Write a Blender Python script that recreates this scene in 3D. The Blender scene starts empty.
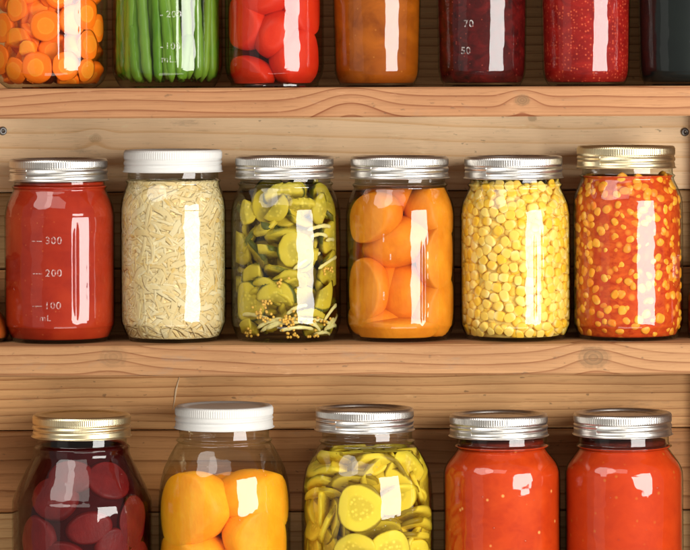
import bpy, math, random
from mathutils import Vector, Matrix, Euler, noise as mnoise
R_ = math.radians
C = bpy.context.scene.collection
PI = math.pi

# ------------------------------------------------------------------ measuring
S = 0.0007                 # metres per photo pixel at the jars' axis plane (y = 0)
F = 3600.0                 # focal length in photo pixels
D = F * S                  # camera distance
YH = 70.0                  # pixel row of eye level
ZC = 0.40                  # eye height
ROLL = -0.0046
def unroll(px, py): return py + (-ROLL) * (px - 345.0)
def zof(py, y=0.0, px=345.0): return ZC - (unroll(px, py) - YH) * (D + y) / F
def xof(px, y=0.0): return (px - 345.0) * (D + y) / F

# ------------------------------------------------------------------ objects
def tag(o, label=None, cat=None, group=None, kind=None):
    if label: o['label'] = label
    if cat: o['category'] = cat
    if group: o['group'] = group
    if kind: o['kind'] = kind
    return o
def empty(name, loc, label, cat, group=None):
    o = bpy.data.objects.new(name, None); C.objects.link(o); o.location = loc
    o.empty_display_size = 0.01
    return tag(o, label, cat, group)
def link(name, me, parent=None, loc=None):
    o = bpy.data.objects.new(name, me); C.objects.link(o)
    if parent is not None: o.parent = parent
    if loc is not None: o.location = loc
    return o
def mesh(name, verts, faces, mat=None, smooth=True):
    me = bpy.data.meshes.new(name); me.from_pydata([tuple(v) for v in verts], [], faces)
    me.validate(); me.update()
    if smooth: me.polygons.foreach_set('use_smooth', [True] * len(me.polygons))
    if mat: me.materials.append(mat)
    return me

def crom(pts, n=4):
    """smooth polyline through pts"""
    out = []
    P = [pts[0]] + list(pts) + [pts[-1]]
    for i in range(1, len(P) - 2):
        p0, p1, p2, p3 = P[i-1], P[i], P[i+1], P[i+2]
        for k in range(n):
            t = k / n
            out.append(tuple(0.5 * ((2*b) + (-a + c)*t + (2*a - 5*b + 4*c - d)*t*t + (-a + 3*b - 3*c + d)*t**3)
                             for a, b, c, d in zip(p0, p1, p2, p3)))
    out.append(tuple(pts[-1]))
    return out

def lathe(profile, seg=96, cap0=True, cap1=False, rad=None):
    """profile [(r,z)] -> verts, faces; rad(r,th,z) may change r"""
    V, Fc = [], []
    for r, z in profile:
        for k in range(seg):
            th = 2 * PI * k / seg
            rr = rad(r, th, z) if rad else r
            V.append((rr * math.cos(th), rr * math.sin(th), z))
    n = len(profile)
    for i in range(n - 1):
        for k in range(seg):
            a = i * seg + k; b = i * seg + (k + 1) % seg
            Fc.append((a, b, b + seg, a + seg))
    if cap0:
        V.append((0, 0, profile[0][1])); c = len(V) - 1
        for k in range(seg): Fc.append((c, (k + 1) % seg, k))
    if cap1:
        V.append((0, 0, profile[-1][1])); c = len(V) - 1; o = (n - 1) * seg
        for k in range(seg): Fc.append((c, o + k, o + (k + 1) % seg))
    return V, Fc

def tube(path, radii, seg=10, flat=1.0):
    V, Fc = [], []
    n = len(path)
    up = Vector((0, 0, 1))
    P = [Vector(p) for p in path]
    for i in range(n):
        t = (P[min(i+1, n-1)] - P[max(i-1, 0)]).normalized()
        a = t.cross(up if abs(t.z) < 0.9 else Vector((1, 0, 0))).normalized(); b = t.cross(a).normalized()
        for k in range(seg):
            th = 2 * PI * k / seg
            V.append(P[i] + a * (radii[i] * math.cos(th) * flat) + b * (radii[i] * math.sin(th)))
    for i in range(n - 1):
        for k in range(seg):
            x = i * seg + k; y = i * seg + (k + 1) % seg
            Fc.append((x, y, y + seg, x + seg))
    V.append(P[0]); c = len(V) - 1
    for k in range(seg): Fc.append((c, (k + 1) % seg, k))
    V.append(P[-1]); c = len(V) - 1; o = (n - 1) * seg
    for k in range(seg): Fc.append((c, o + k, o + (k + 1) % seg))
    return V, Fc

def ribbon(path, hw, th=0.00035):
    """thin flat strip lying against the jar's wall (axis is z)"""
    V, Fc = [], []
    n = len(path)
    for i, p in enumerate(path):
        t = (path[min(i+1, n-1)] - path[max(i-1, 0)]).normalized()
        out = Vector((p.x, p.y, 0)).normalized(); sd = t.cross(out).normalized()
        tw = 0.12 * math.sin(i * 0.9 + path[0].z * 900); o2 = out * math.cos(tw) + sd * math.sin(tw); s2 = sd * math.cos(tw) - out * math.sin(tw)
        for a, b in ((1, 0), (0.6, 1), (-0.6, 1), (-1, 0), (-0.6, -1), (0.6, -1)): V.append(p + s2 * (hw[i] * a) + o2 * (th * b))
    for i in range(n - 1):
        for k in range(6):
            x = i * 6 + k; y = i * 6 + (k + 1) % 6; Fc.append((x, y, y + 6, x + 6))
    Fc.append((0, 1, 2, 3, 4, 5)); o = (n - 1) * 6; Fc.append(tuple(o + k for k in (5, 4, 3, 2, 1, 0)))
    return V, Fc

def blob(rx, ry, rz, seg=28, rings=18, bump=0.05, freq=60.0, seed=0, sup=2.0):
    V, Fc = [], []
    def pw(c): return math.copysign(abs(c) ** (2 / sup), c)
    for i in range(1, rings):
        ph = PI * i / rings
        for k in range(seg):
            th = 2 * PI * k / seg
            p = Vector((rx * pw(math.sin(ph)) * pw(math.cos(th)), ry * pw(math.sin(ph)) * pw(math.sin(th)), rz * pw(math.cos(ph))))
            s = 1 + bump * mnoise.noise(p * freq + Vector((seed * 7.1, seed * 3.3, seed)))
            V.append(p * s)
    V.append(Vector((0, 0, rz))); V.append(Vector((0, 0, -rz)))
    n = rings - 1
    for i in range(n - 1):
        for k in range(seg):
            a = i * seg + k; b = i * seg + (k + 1) % seg
            Fc.append((a, a + seg, b + seg, b))
    t = len(V) - 2
    for k in range(seg):
        Fc.append((t, k, (k + 1) % seg)); o = (n - 1) * seg
        Fc.append((t + 1, o + (k + 1) % seg, o + k))
    return V, Fc

def box(x0, x1, y0, y1, z0, z1, bev=0.0012, nx=1):
    """box with small chamfers along its long edges; x is the long axis"""
    prof = [(y0 + bev, z0), (y1 - bev, z0), (y1, z0 + bev), (y1, z1 - bev), (y1 - bev, z1), (y0 + bev, z1), (y0, z1 - bev), (y0, z0 + bev)]
    V, Fc = [], []
    for x in (x0, x1):
        for y, z in prof: V.append((x, y, z))
    for k in range(8): Fc.append((k, 8 + k, 8 + (k + 1) % 8, (k + 1) % 8))
    Fc.append(tuple(range(8))); Fc.append(tuple(reversed(range(8, 16))))
    return V, Fc

# ------------------------------------------------------------------ materials
class NT:
    def __init__(s, name):
        s.mat = bpy.data.materials.new(name); s.mat.use_nodes = True
        s.t = s.mat.node_tree; s.t.nodes.clear()
        s.out = s.t.nodes.new('ShaderNodeOutputMaterial')
    def n(s, typ, **kw):
        nd = s.t.nodes.new(typ)
        for k, v in kw.items(): setattr(nd, k, v)
        return nd
    def put(s, sock, v):
        if hasattr(v, 'links') or isinstance(v, bpy.types.NodeSocket): s.t.links.new(v, sock)
        elif isinstance(v, (tuple, list)) and sock.type == 'RGBA': sock.default_value = (*v[:3], 1.0)
        else: sock.default_value = v
    def m(s, op, a, b=0.0, c=0.0):
        nd = s.n('ShaderNodeMath', operation=op)
        s.put(nd.inputs[0], a); s.put(nd.inputs[1], b); s.put(nd.inputs[2], c)
        return nd.outputs[0]
    def noise(s, vec, scale, detail=3.0, rough=0.55, dist=0.0, out='Fac'):
        nd = s.n('ShaderNodeTexNoise'); s.put(nd.inputs['Vector'], vec)
        nd.inputs['Scale'].default_value = scale; nd.inputs['Detail'].default_value = detail
        nd.inputs['Roughness'].default_value = rough; nd.inputs['Distortion'].default_value = dist
        return nd.outputs[out]
    def map(s, vec, loc=(0, 0, 0), scale=(1, 1, 1), rot=(0, 0, 0)):
        nd = s.n('ShaderNodeMapping'); s.put(nd.inputs['Vector'], vec)
        nd.inputs['Location'].default_value = loc; nd.inputs['Scale'].default_value = scale; nd.inputs['Rotation'].default_value = rot
        return nd.outputs[0]
    def ramp(s, fac, stops, interp='LINEAR'):
        nd = s.n('ShaderNodeValToRGB'); cr = nd.color_ramp; cr.interpolation = interp
        while len(cr.elements) < len(stops): cr.elements.new(0.5)
        for e, (p, c) in zip(cr.elements, stops):
            e.position = p; e.color = (*c[:3], 1.0) if isinstance(c, (tuple, list)) else (c, c, c, 1.0)
        s.put(nd.inputs['Fac'], fac); return nd.outputs['Color']
    def mix(s, fac, a, b, typ='MIX'):
        nd = s.n('ShaderNodeMix', data_type='RGBA', blend_type=typ)
        s.put(nd.inputs['Factor'], fac); s.put(nd.inputs['A'], a); s.put(nd.inputs['B'], b)
        return nd.outputs['Result']
    def coord(s, out='Object'): return s.n('ShaderNodeTexCoord').outputs[out]
    def xyz(s, v):
        nd = s.n('ShaderNodeSeparateXYZ'); s.put(nd.inputs[0], v); return nd.outputs
    def bump(s, h, strength=0.3, dist=0.001):
        nd = s.n('ShaderNodeBump'); nd.inputs['Strength'].default_value = strength; nd.inputs['Distance'].default_value = dist
        s.put(nd.inputs['Height'], h); return nd.outputs[0]
    def bsdf(s, color, rough=0.5, metal=0.0, spec=0.5, sss=0.0, sssr=(0.004, 0.002, 0.001), normal=None, coat=0.0):
        nd = s.n('ShaderNodeBsdfPrincipled')
        s.put(nd.inputs['Base Color'], color); s.put(nd.inputs['Roughness'], rough); nd.inputs['Metallic'].default_value = metal
        nd.inputs['Specular IOR Level'].default_value = spec
        if sss:
            nd.inputs['Subsurface Weight'].default_value = sss; nd.inputs['Subsurface Radius'].default_value = (1, sssr[1]/sssr[0], sssr[2]/sssr[0])
            nd.inputs['Subsurface Scale'].default_value = sssr[0]
        if normal is not None: s.put(nd.inputs['Normal'], normal)
        if coat: nd.inputs['Coat Weight'].default_value = coat
        return nd.outputs[0]
    def done(s, surf=None, vol=None):
        if surf is not None: s.t.links.new(surf, s.out.inputs['Surface'])
        if vol is not None: s.t.links.new(vol, s.out.inputs['Volume'])
        return s.mat
    def rnd(s): return s.n('ShaderNodeObjectInfo').outputs['Random']
    def island(s): return s.n('ShaderNodeNewGeometry').outputs['Random Per Island']

def wood(name, early, late, pith=(0.05, -0.02), ring=0.0065, tilt=0.0, warp=0.004, seed=0.0, knots=(), tone=0.25, band=0.62, wide=1.0, grey=0.0, fibk=0.55):
    n = NT(name); co = n.coord()
    p = n.map(co, loc=(seed, seed * 0.37, seed * 0.71))
    x, y, z = n.xyz(co)
    w1 = n.noise(n.map(p, scale=(3.2 * wide, 9, 9)), 1.0, 2.0)
    w2 = n.noise(n.map(p, scale=(14, 60, 60)), 1.0, 2.0)
    yy = n.m('SUBTRACT', y, pith[0]); zz = n.m('SUBTRACT', n.m('SUBTRACT', z, pith[1]), n.m('MULTIPLY', x, tilt))
    zz = n.m('ADD', zz, n.m('MULTIPLY', n.m('SUBTRACT', w1, 0.5), warp * 6))
    r = n.m('SQRT', n.m('ADD', n.m('MULTIPLY', yy, yy), n.m('MULTIPLY', zz, zz)))
    r = n.m('ADD', r, n.m('MULTIPLY', n.m('SUBTRACT', w2, 0.5), warp * 0.55))
    kd = []
    for kx, kz, wd, amp, dark in knots:
        dx = n.m('DIVIDE', n.m('SUBTRACT', x, kx), wd); dz = n.m('DIVIDE', n.m('SUBTRACT', z, kz), wd * 0.75)
        d2 = n.m('ADD', n.m('MULTIPLY', dx, dx), n.m('MULTIPLY', dz, dz))
        g = n.m('EXPONENT', n.m('MULTIPLY', d2, -1.0))
        r = n.m('ADD', r, n.m('MULTIPLY', g, amp)); kd.append((d2, dark))
    q = n.m('DIVIDE', r, ring)
    fr = n.m('FRACT', q)
    cell = n.m('FLOOR', q)
    wn = n.n('ShaderNodeTexWhiteNoise', noise_dimensions='1D'); n.put(wn.inputs['W'], cell)
    strength = n.m('ADD', 0.45, n.m('MULTIPLY', wn.outputs['Value'], 0.55))
    prof = n.ramp(fr, [(0.0, 0.0), (band * 0.7, 0.07), (0.80, 0.35), (0.92, 1.0), (0.965, 0.9), (1.0, 0.0)])
    fac = n.m('MULTIPLY', prof, strength)
    col = n.mix(fac, early, late)
    # fibres, streaks and soft tone drift that belong to the timber
    fib = n.noise(n.map(p, scale=(22, 900, 900)), 1.0, 3.0, 0.6)
    col = n.mix(fibk, col, n.ramp(fib, [(0.25, (0.72, 0.68, 0.62)), (0.75, (1.12, 1.1, 1.08))]), 'MULTIPLY')
    drift = n.noise(n.map(p, scale=(7, 26, 26)), 1.0, 4.0, 0.6)
    col = n.mix(tone, col, n.ramp(drift, [(0.3, (0.62, 0.5, 0.4)), (0.7, (1.1, 1.06, 1.0))]), 'MULTIPLY')
    st = n.noise(n.map(p, scale=(30, 95, 95), loc=(4, 2, 7)), 1.0, 5.0, 0.7)
    col = n.mix(n.m('MULTIPLY', n.ramp(st, [(0.60, 0.0), (0.74, 1.0)]), 0.30 + grey), col, (0.20, 0.15, 0.11))
    for d2, dark in kd:
        if dark <= 0: continue
        kn = n.noise(n.map(p, scale=(160, 160, 160)), 1.0, 3.0, 0.7)
        rr = n.m('FRACT', n.m('MULTIPLY', n.m('SQRT', d2), 7.0))
        f = n.m('MULTIPLY', n.ramp(n.m('ADD', d2, n.m('MULTIPLY', n.m('SUBTRACT', kn, 0.5), 0.35)), [(0.10, 1.0), (0.27, 0.0)]), dark)
        col = n.mix(n.m('MULTIPLY', f, n.m('ADD', 0.45, n.m('MULTIPLY', rr, 0.5))), col, (0.13, 0.075, 0.035))
    # pores, pitch streaks, scuffs
    pr = n.noise(n.map(p, scale=(70, 1500, 1500), loc=(1, 5, 2)), 1.0, 2.0, 0.5)
    col = n.mix(n.m('MULTIPLY', n.ramp(pr, [(0.62, 0.0), (0.72, 1.0)]), 0.30), col, tuple(v * 0.55 for v in late))
    sp = n.noise(n.map(p, scale=(150, 330, 330), loc=(8, 1, 3)), 1.0, 2.0, 0.5)
    col = n.mix(n.m('MULTIPLY', n.ramp(sp, [(0.70, 0.0), (0.76, 1.0)]), 0.55), col, (0.09, 0.055, 0.03))
    sc = n.noise(n.map(p, scale=(55, 210, 210), loc=(2, 9, 6), rot=(0, 0.25, 0)), 1.0, 4.0, 0.7)
    col = n.mix(n.m('MULTIPLY', n.ramp(sc, [(0.62, 0.0), (0.75, 1.0)]), 0.30), col, tuple(min(1.0, v * 1.35 + 0.04) for v in early))
    saw = n.noise(n.map(p, scale=(420, 6, 14), rot=(0, 0.12, 0)), 1.0, 2.0, 0.5)
    h = n.m('ADD', n.m('ADD', n.m('MULTIPLY', fib, 0.6), n.m('MULTIPLY', fac, -0.5)), n.m('ADD', n.m('MULTIPLY', saw, 0.30), n.m('MULTIPLY', sc, 0.5)))
    return n.done(n.bsdf(col, 0.66, spec=0.22, normal=n.bump(h, 0.45, 0.0007)))

def glass_mat(name='clear_glass', tint=(0.925, 0.94, 0.92), ior=1.52, wob=1.0):
    n = NT(name); co = n.coord()
    h = n.m('ADD', n.m('MULTIPLY', n.noise(n.map(co, scale=(1, 1, 0.55)), 75.0, 2.0, 0.5), 1.3), n.m('MULTIPLY', n.noise(n.map(co, scale=(1, 1, 0.8)), 200.0, 1.0), 0.06))
    rv = n.rnd()
    nb = n.bump(h, 1.0, 0.00042 * wob)
    fr = n.n('ShaderNodeFresnel')
    # a thin wall has the same index on both of its faces: no total reflection on the way out
    bf = n.n('ShaderNodeNewGeometry').outputs['Backfacing']
    n.put(fr.inputs['IOR'], n.m('ADD', ior, n.m('MULTIPLY', bf, 1.0 / ior - ior)))
    n.t.links.new(nb, fr.inputs['Normal'])
    gl = n.n('ShaderNodeBsdfAnisotropic') if False else n.n('ShaderNodeBsdfGlossy')
    gl.inputs['Roughness'].default_value = 0.03; gl.inputs['Color'].default_value = (1, 1, 1, 1); n.t.links.new(nb, gl.inputs['Normal'])
    tr = n.n('ShaderNodeBsdfTransparent')
    # absorption along the slanted path through the wall: tint ** (1 / cos)
    ge = n.n('ShaderNodeNewGeometry'); dt = n.n('ShaderNodeVectorMath', operation='DOT_PRODUCT')
    n.t.links.new(ge.outputs['Normal'], dt.inputs[0]); n.t.links.new(ge.outputs['Incoming'], dt.inputs[1])
    pl = n.m('DIVIDE', 1.0, n.m('MAXIMUM', n.m('ABSOLUTE', dt.outputs['Value']), 0.06))
    cc = n.n('ShaderNodeCombineColor')
    for k in range(3): n.put(cc.inputs[k], n.m('POWER', tint[k], pl))
    n.put(tr.inputs['Color'], cc.outputs[0])
    mx = n.n('ShaderNodeMixShader'); n.t.links.new(fr.outputs[0], mx.inputs[0]); n.t.links.new(tr.outputs[0], mx.inputs[1]); n.t.links.new(gl.outputs[0], mx.inputs[2])
    return n.done(mx.outputs[0])

def emboss_mat():
    n = NT('raised_glass')
    b = n.bsdf((0.75, 0.72, 0.68), 0.15, spec=0.8)  # pale colour paints in the light that embossed glass catches
    tr = n.n('ShaderNodeBsdfTransparent'); mx = n.n('ShaderNodeMixShader')
    n.put(mx.inputs[0], n.ramp(n.noise(n.coord(), 700.0, 2.0), [(0.42, 0.03), (0.62, 0.30)]))
    n.t.links.new(tr.outputs[0], mx.inputs[1]); n.t.links.new(b, mx.inputs[2])
    return n.done(mx.outputs[0])

def metal(name, col, rough=0.3, dark=None):
    n = NT(name); co = n.coord()
    s = n.noise(n.map(co, scale=(60, 60, 400)), 1.0, 3.0, 0.6)
    s2 = n.noise(co, 90.0, 4.0, 0.65)
    c = n.mix(n.m('MULTIPLY', n.ramp(s2, [(0.5, 0.0), (0.75, 1.0)]), 0.35), col, tuple(v * 0.6 for v in col))
    wear = n.noise(co, 420.0, 4.0, 0.7)
    c = n.mix(n.m('MULTIPLY', n.ramp(wear, [(0.60, 0.0), (0.70, 1.0)]), 0.45), c, tuple(v * 0.38 for v in col))
    r = n.m('ADD', rough - 0.06, n.m('MULTIPLY', s, 0.14))
    return n.done(n.bsdf(c, r, metal=1.0, normal=n.bump(s2, 0.12, 0.0004)))

def paint(name, col, rough=0.35):
    n = NT(name); co = n.coord()
    s = n.noise(co, 130.0, 4.0, 0.6)
    c = n.mix(n.m('MULTIPLY', n.ramp(s, [(0.5, 0.0), (0.8, 1.0)]), 0.10), col, (0.45, 0.42, 0.36))
    return n.done(n.bsdf(c, rough, spec=0.5, normal=n.bump(s, 0.05, 0.0005)))

def sauce(name, c1, c2, c3=None, scale=55.0, speck=None, speck_scale=300.0, speck_lo=0.08, sss=0.25, amt=1.0, rough=0.5):
    n = NT(name); co = n.coord()
    a = n.noise(n.map(co, scale=(1, 1, 1.4)), scale, 5.0, 0.62, 0.6)
    col = n.ramp(a, [(0.32, c1), (0.68, c2)])
    if c3 is not None:
        b = n.noise(co, scale * 0.4, 3.0)
        col = n.mix(n.ramp(b, [(0.5, 0.0), (0.72, 1.0)]), col, c3)
    if speck is not None:
        v = n.n('ShaderNodeTexVoronoi'); n.put(v.inputs['Vector'], co); v.inputs['Scale'].default_value = speck_scale
        hue = n.xyz(v.outputs['Color'])[0]
        f = n.m('MULTIPLY', n.ramp(v.outputs['Distance'], [(speck_lo, 1.0), (speck_lo * 2.2, 0.0)]), n.ramp(hue, [(0.55, 0.0), (0.6, 1.0)]))
        col = n.mix(n.m('MULTIPLY', f, amt), col, speck)
    return n.done(n.bsdf(col, rough, spec=0.05, sss=sss, sssr=(0.003, 0.0012, 0.0006)))

def liquid(name, col, density):
    n = NT(name)
    v = n.n('ShaderNodeVolumeAbsorption'); v.inputs['Color'].default_value = (*col, 1); v.inputs['Density'].default_value = density
    return n.done(vol=v.outputs[0])

def flesh(name, a, b, scale=70.0, sss=0.35, rnd=0.35, alt=None, spec=0.12, rough=0.4):
    n = NT(name); co = n.coord()
    t = n.noise(co, scale, 4.0, 0.6)
    col = n.ramp(t, [(0.3, a), (0.7, b)])
    if alt is not None: col = n.mix(n.m('MULTIPLY', n.rnd(), rnd), col, alt)
    return n.done(n.bsdf(col, rough, spec=spec, sss=sss, sssr=(0.004, 0.0018, 0.0007), normal=n.bump(n.m('ADD', t, n.m('MULTIPLY', n.noise(n.map(co, scale=(1, 1, 0.25)), scale * 9, 3.0), 0.35)), 0.5, 0.0012)))

def carrot_mat():
    n = NT('carrot_flesh'); co = n.coord(); x, y, z = n.xyz(co)
    r = n.m('SQRT', n.m('ADD', n.m('MULTIPLY', x, x), n.m('MULTIPLY', y, y)))
    nz = n.noise(co, 260.0, 3.0)
    r = n.m('ADD', r, n.m('MULTIPLY', n.m('SUBTRACT', nz, 0.5), 0.0014))
    col = n.ramp(n.m('DIVIDE', r, 0.012), [(0.0, (0.84, 0.27, 0.02)), (0.12, (0.90, 0.24, 0.012)), (0.40, (0.88, 0.25, 0.014)), (0.46, (0.92, 0.30, 0.025)), (0.52, (0.88, 0.16, 0.005)), (0.8, (0.86, 0.145, 0.004)), (1.0, (0.70, 0.11, 0.004))])
    col = n.mix(n.m('MULTIPLY', n.rnd(), 0.45), col, (0.80, 0.16, 0.008))
    return n.done(n.bsdf(col, 0.4, spec=0.12, sss=0.2, sssr=(0.003, 0.001, 0.0005), normal=n.bump(nz, 0.3, 0.0005)))

def cucumber_mat(name, skin, flesh_c, seed_c, rad, var):
    n = NT(name); co = n.coord(); x, y, z = n.xyz(co)
    r = n.m('SQRT', n.m('ADD', n.m('MULTIPLY', x, x), n.m('MULTIPLY', y, y)))
    ang = n.m('ARCTAN2', y, x)
    nz = n.noise(co, 180.0, 4.0, 0.6)
    rn = n.m('ADD', n.m('DIVIDE', r, rad), n.m('MULTIPLY', n.m('SUBTRACT', nz, 0.5), 0.10))
    tri = n.m('MULTIPLY', n.m('COSINE', n.m('MULTIPLY', ang, 3.0)), 0.06)
    v = n.n('ShaderNodeTexVoronoi'); n.put(v.inputs['Vector'], n.map(co, scale=(1, 1, 0.4))); v.inputs['Scale'].default_value = 330.0
    base = n.ramp(n.m('ADD', rn, tri), [(0.0, seed_c), (0.42, seed_c), (0.55, flesh_c), (0.88, flesh_c), (0.955, skin), (1.0, skin)])
    seedy = n.m('MULTIPLY', n.ramp(v.outputs['Distance'], [(0.15, 1.0), (0.45, 0.0)]), n.ramp(n.m('ADD', rn, tri), [(0.12, 0.2), (0.3, 1.0), (0.5, 0.9), (0.58, 0.0)]))
    col = n.mix(n.m('MULTIPLY', seedy, 0.8), base, tuple(min(1, c * 1.25 + 0.04) for c in flesh_c))
    col = n.mix(n.m('MULTIPLY', n.rnd(), 0.40), col, n.mix(0.8, col, var, 'MULTIPLY'))
    return n.done(n.bsdf(col, 0.4, spec=0.15, sss=0.25, sssr=(0.003, 0.002, 0.0007), normal=n.bump(nz, 0.4, 0.0006)))

def kernel_mat(name, a, b, tip, island=False):
    n = NT(name); co = n.coord()
    rv = n.island() if island else n.rnd()
    col = n.ramp(rv, [(0.0, a), (0.55, tuple((p + q) / 2 for p, q in zip(a, b))), (1.0, b)])
    if not island:
        z = n.xyz(co)[2]
        col = n.mix(n.ramp(n.m('ADD', n.m('MULTIPLY', z, 130.0), 0.5), [(0.0, 0.75), (0.35, 0.0)]), col, tip)
    return n.done(n.bsdf(col, 0.35, spec=0.2, sss=0.3, sssr=(0.003, 0.0022, 0.0008)))

GLASS = glass_mat()
RAISED = emboss_mat()
SILVER = metal('tin_plate', (0.64, 0.62, 0.585), 0.32)
GOLD = metal('gold_lacquered_tin', (0.76, 0.66, 0.42), 0.32)
WHITE = paint('white_enamel', (0.56, 0.555, 0.53), 0.38)

# ------------------------------------------------------------------ shelf unit
ZB = {'a': zof(87.5, -0.050), 'b': zof(344.8, -0.050), 'c': zof(640, -0.050)}
YF, YB = -0.050, 0.054
XL, XR = xof(-175), xof(757)
unit = empty('wooden_shelf_unit', (0, 0, ZB['c'] - 0.03), 'open wooden shelf unit of rough pine boards that carries every jar', 'shelves')
UZ = unit.location.z
def board(name, x0, x1, y0, y1, z0, z1, mat, bev=0.0012):
    c = ((x0 + x1) / 2, (y0 + y1) / 2, (z0 + z1) / 2)
    V, Fc = box(x0 - c[0], x1 - c[0], y0 - c[1], y1 - c[1], z0 - c[2], z1 - c[2], bev)
    o = link(name, mesh(name, V, Fc, mat, smooth=False), unit, (c[0], c[1], c[2] - UZ))
    return o
TH = 0.0205
kx = lambda px: xof(px, YF) - (XL + XR) / 2
w_s1 = wood('pine_shelf_edge', (0.37, 0.187, 0.088), (0.175, 0.050, 0.016), pith=(-0.045, -0.058), ring=0.0066, tilt=0.016, warp=0.0042, seed=3.1, tone=0.3,
            knots=[(kx(348), -0.004, 0.024, -0.010, 0.0), (kx(522), 0.001, 0.012, -0.008, 0.9), (kx(120), 0.004, 0.05, -0.003, 0)])
w_s2 = wood('pine_shelf_edge_worn', (0.36, 0.195, 0.09), (0.175, 0.060, 0.020), pith=(-0.035, -0.070), ring=0.0066, tilt=-0.013, warp=0.0044, seed=11.7, tone=0.35, grey=0.15,
            knots=[(kx(592), 0.001, 0.024, -0.008, 0.85), (kx(112), 0.003, 0.022, -0.005, 0.5)])
board('shelf_board', XL, XR, YF, YB, ZB['a'] - TH, ZB['a'], w_s1)
board('shelf_board', XL, XR, YF, YB, ZB['b'] - TH * 1.03, ZB['b'], w_s2)
board('shelf_board', XL, XR, YF, YB, ZB['c'] - TH, ZB['c'], w_s1)
zbk = lambda py: zof(py, YB)
pale = wood('pale_pine_back', (0.96, 0.69, 0.42), (0.80, 0.48, 0.22), pith=(0.04, 0.075), ring=0.0085, tilt=-0.02, warp=0.0026, seed=21.0, tone=0.08, band=0.7, fibk=0.30,
            knots=[(xof(532, YB) - (XL + XR) / 2, 0.019, 0.007, 0.003, 0.55), (xof(95, YB) - (XL + XR) / 2, 0.006, 0.010, 0.004, 0.35)])
pale2 = wood('pine_back_old', (0.52, 0.33, 0.15), (0.33, 0.17, 0.06), pith=(0.05, -0.06), ring=0.006, tilt=0.012, warp=0.003, seed=31.0, tone=0.35)
fir = wood('fir_back', (0.78, 0.45, 0.20), (0.36, 0.135, 0.040), pith=(0.09, 0.085), ring=0.0040, tilt=0.006, warp=0.0028, seed=42.0, tone=0.3)
fir2 = wood('fir_back_dark', (0.54, 0.27, 0.11), (0.26, 0.10, 0.03), pith=(0.08, -0.07), ring=0.0058, tilt=-0.008, warp=0.003, seed=55.0, tone=0.4)
rows = [(-190, -100, pale2), (-99, -10, fir2), (-9, 99.6, fir), (100.4, 190.6, pale), (191.8, 267.4, pale2), (268.6, 357, fir2), (357.8, 428.6, fir), (429.8, 511, fir2), (512.2, 592, pale2), (593, 700, fir)]
boards = [board('back_board', XL, XR, YB, YB + 0.018, zbk(b), zbk(a), m, 0.0010) for a, b, m in rows]
bzm = (zbk(-190) + zbk(700)) / 2
board('light_blocker_panel', XL - 0.02, XR + 0.02, YB + 0.0185, YB + 0.0245, zbk(700), zbk(-190), fir2)  # added backing that stops world light showing through the board gaps
side = wood('pine_upright', (0.50, 0.29, 0.13), (0.32, 0.14, 0.05), pith=(0.03, 0.0), ring=0.006, seed=63.0)
for x0, x1 in ((XL - 0.020, XL - 0.0003), (XR + 0.0003, XR + 0.020)):
    z0, z1 = ZB['c'] - TH, zbk(-190)
    V, Fc = box(-(z1 - z0) / 2, (z1 - z0) / 2, YF + 0.0, YB + 0.018, x0 - (x0 + x1) / 2, x1 - (x0 + x1) / 2, 0.0015)
    o = link('upright', mesh('upright', V, Fc, side, False), unit, ((x0 + x1) / 2, 0, (z0 + z1) / 2 - UZ))
    o.rotation_euler = (0, R_(-90), 0)
for a, b in (('a', 'b'), ('b', 'c')):
    z0, z1 = ZB[b] + 0.0003, ZB[a] - TH - 0.0003
    V, Fc = box(-(z1 - z0) / 2, (z1 - z0) / 2, 0.030 - 0.0418, YB - 0.0003 - 0.0418, -0.012, 0.012, 0.0012)
    o = link('corner_post', mesh('corner_post', V, Fc, side, False), unit, (xof(703) + 0.012, 0.0418, (z0 + z1) / 2 - UZ)); o.rotation_euler = (0, R_(-90), 0)
# screw heads in the back board
scr_m = metal('screw_steel', (0.22, 0.21, 0.20), 0.5)
V, Fc = lathe([(0.0001, 0.0), (0.0008, 0.0001), (0.0009, 0.0012), (0.0026, 0.0013), (0.0029, 0.0009), (0.0031, 0.0)], 24, cap0=True)
scr = mesh('screw', V, Fc, scr_m)
for px, py in ((2.5, 131), (684.5, 132)):
    o = link('screw', scr, boards[3], (xof(px, YB) - (XL + XR) / 2, YB - 0.0001 - (YB + 0.009), zof(py, YB, px) - (zbk(100.4) + zbk(190.6)) / 2))
    o.rotation_euler = (R_(90), 0, 0.4)

SPL = paint('bare_splinter', (0.74, 0.56, 0.34), 0.7)
bz = (zbk(357.8) + zbk(428.6)) / 2
pa = Vector((xof(178, YB), 0, zof(377, YB, 178))); pb = Vector((xof(171, YB), 0, zof(410, YB, 171)))
V, Fc = tube([pa, pa * 0.6 + pb * 0.4 + Vector((-0.0006, 0, 0)), pa * 0.3 + pb * 0.7, pb], [0.0003, 0.0008, 0.0006, 0.0002], 6, 0.8)
link('splinter', mesh('splinter', [v - pa for v in V], Fc, SPL), boards[6], (pa.x - (XL + XR) / 2, -0.0092, pa.z - bz))
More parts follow.
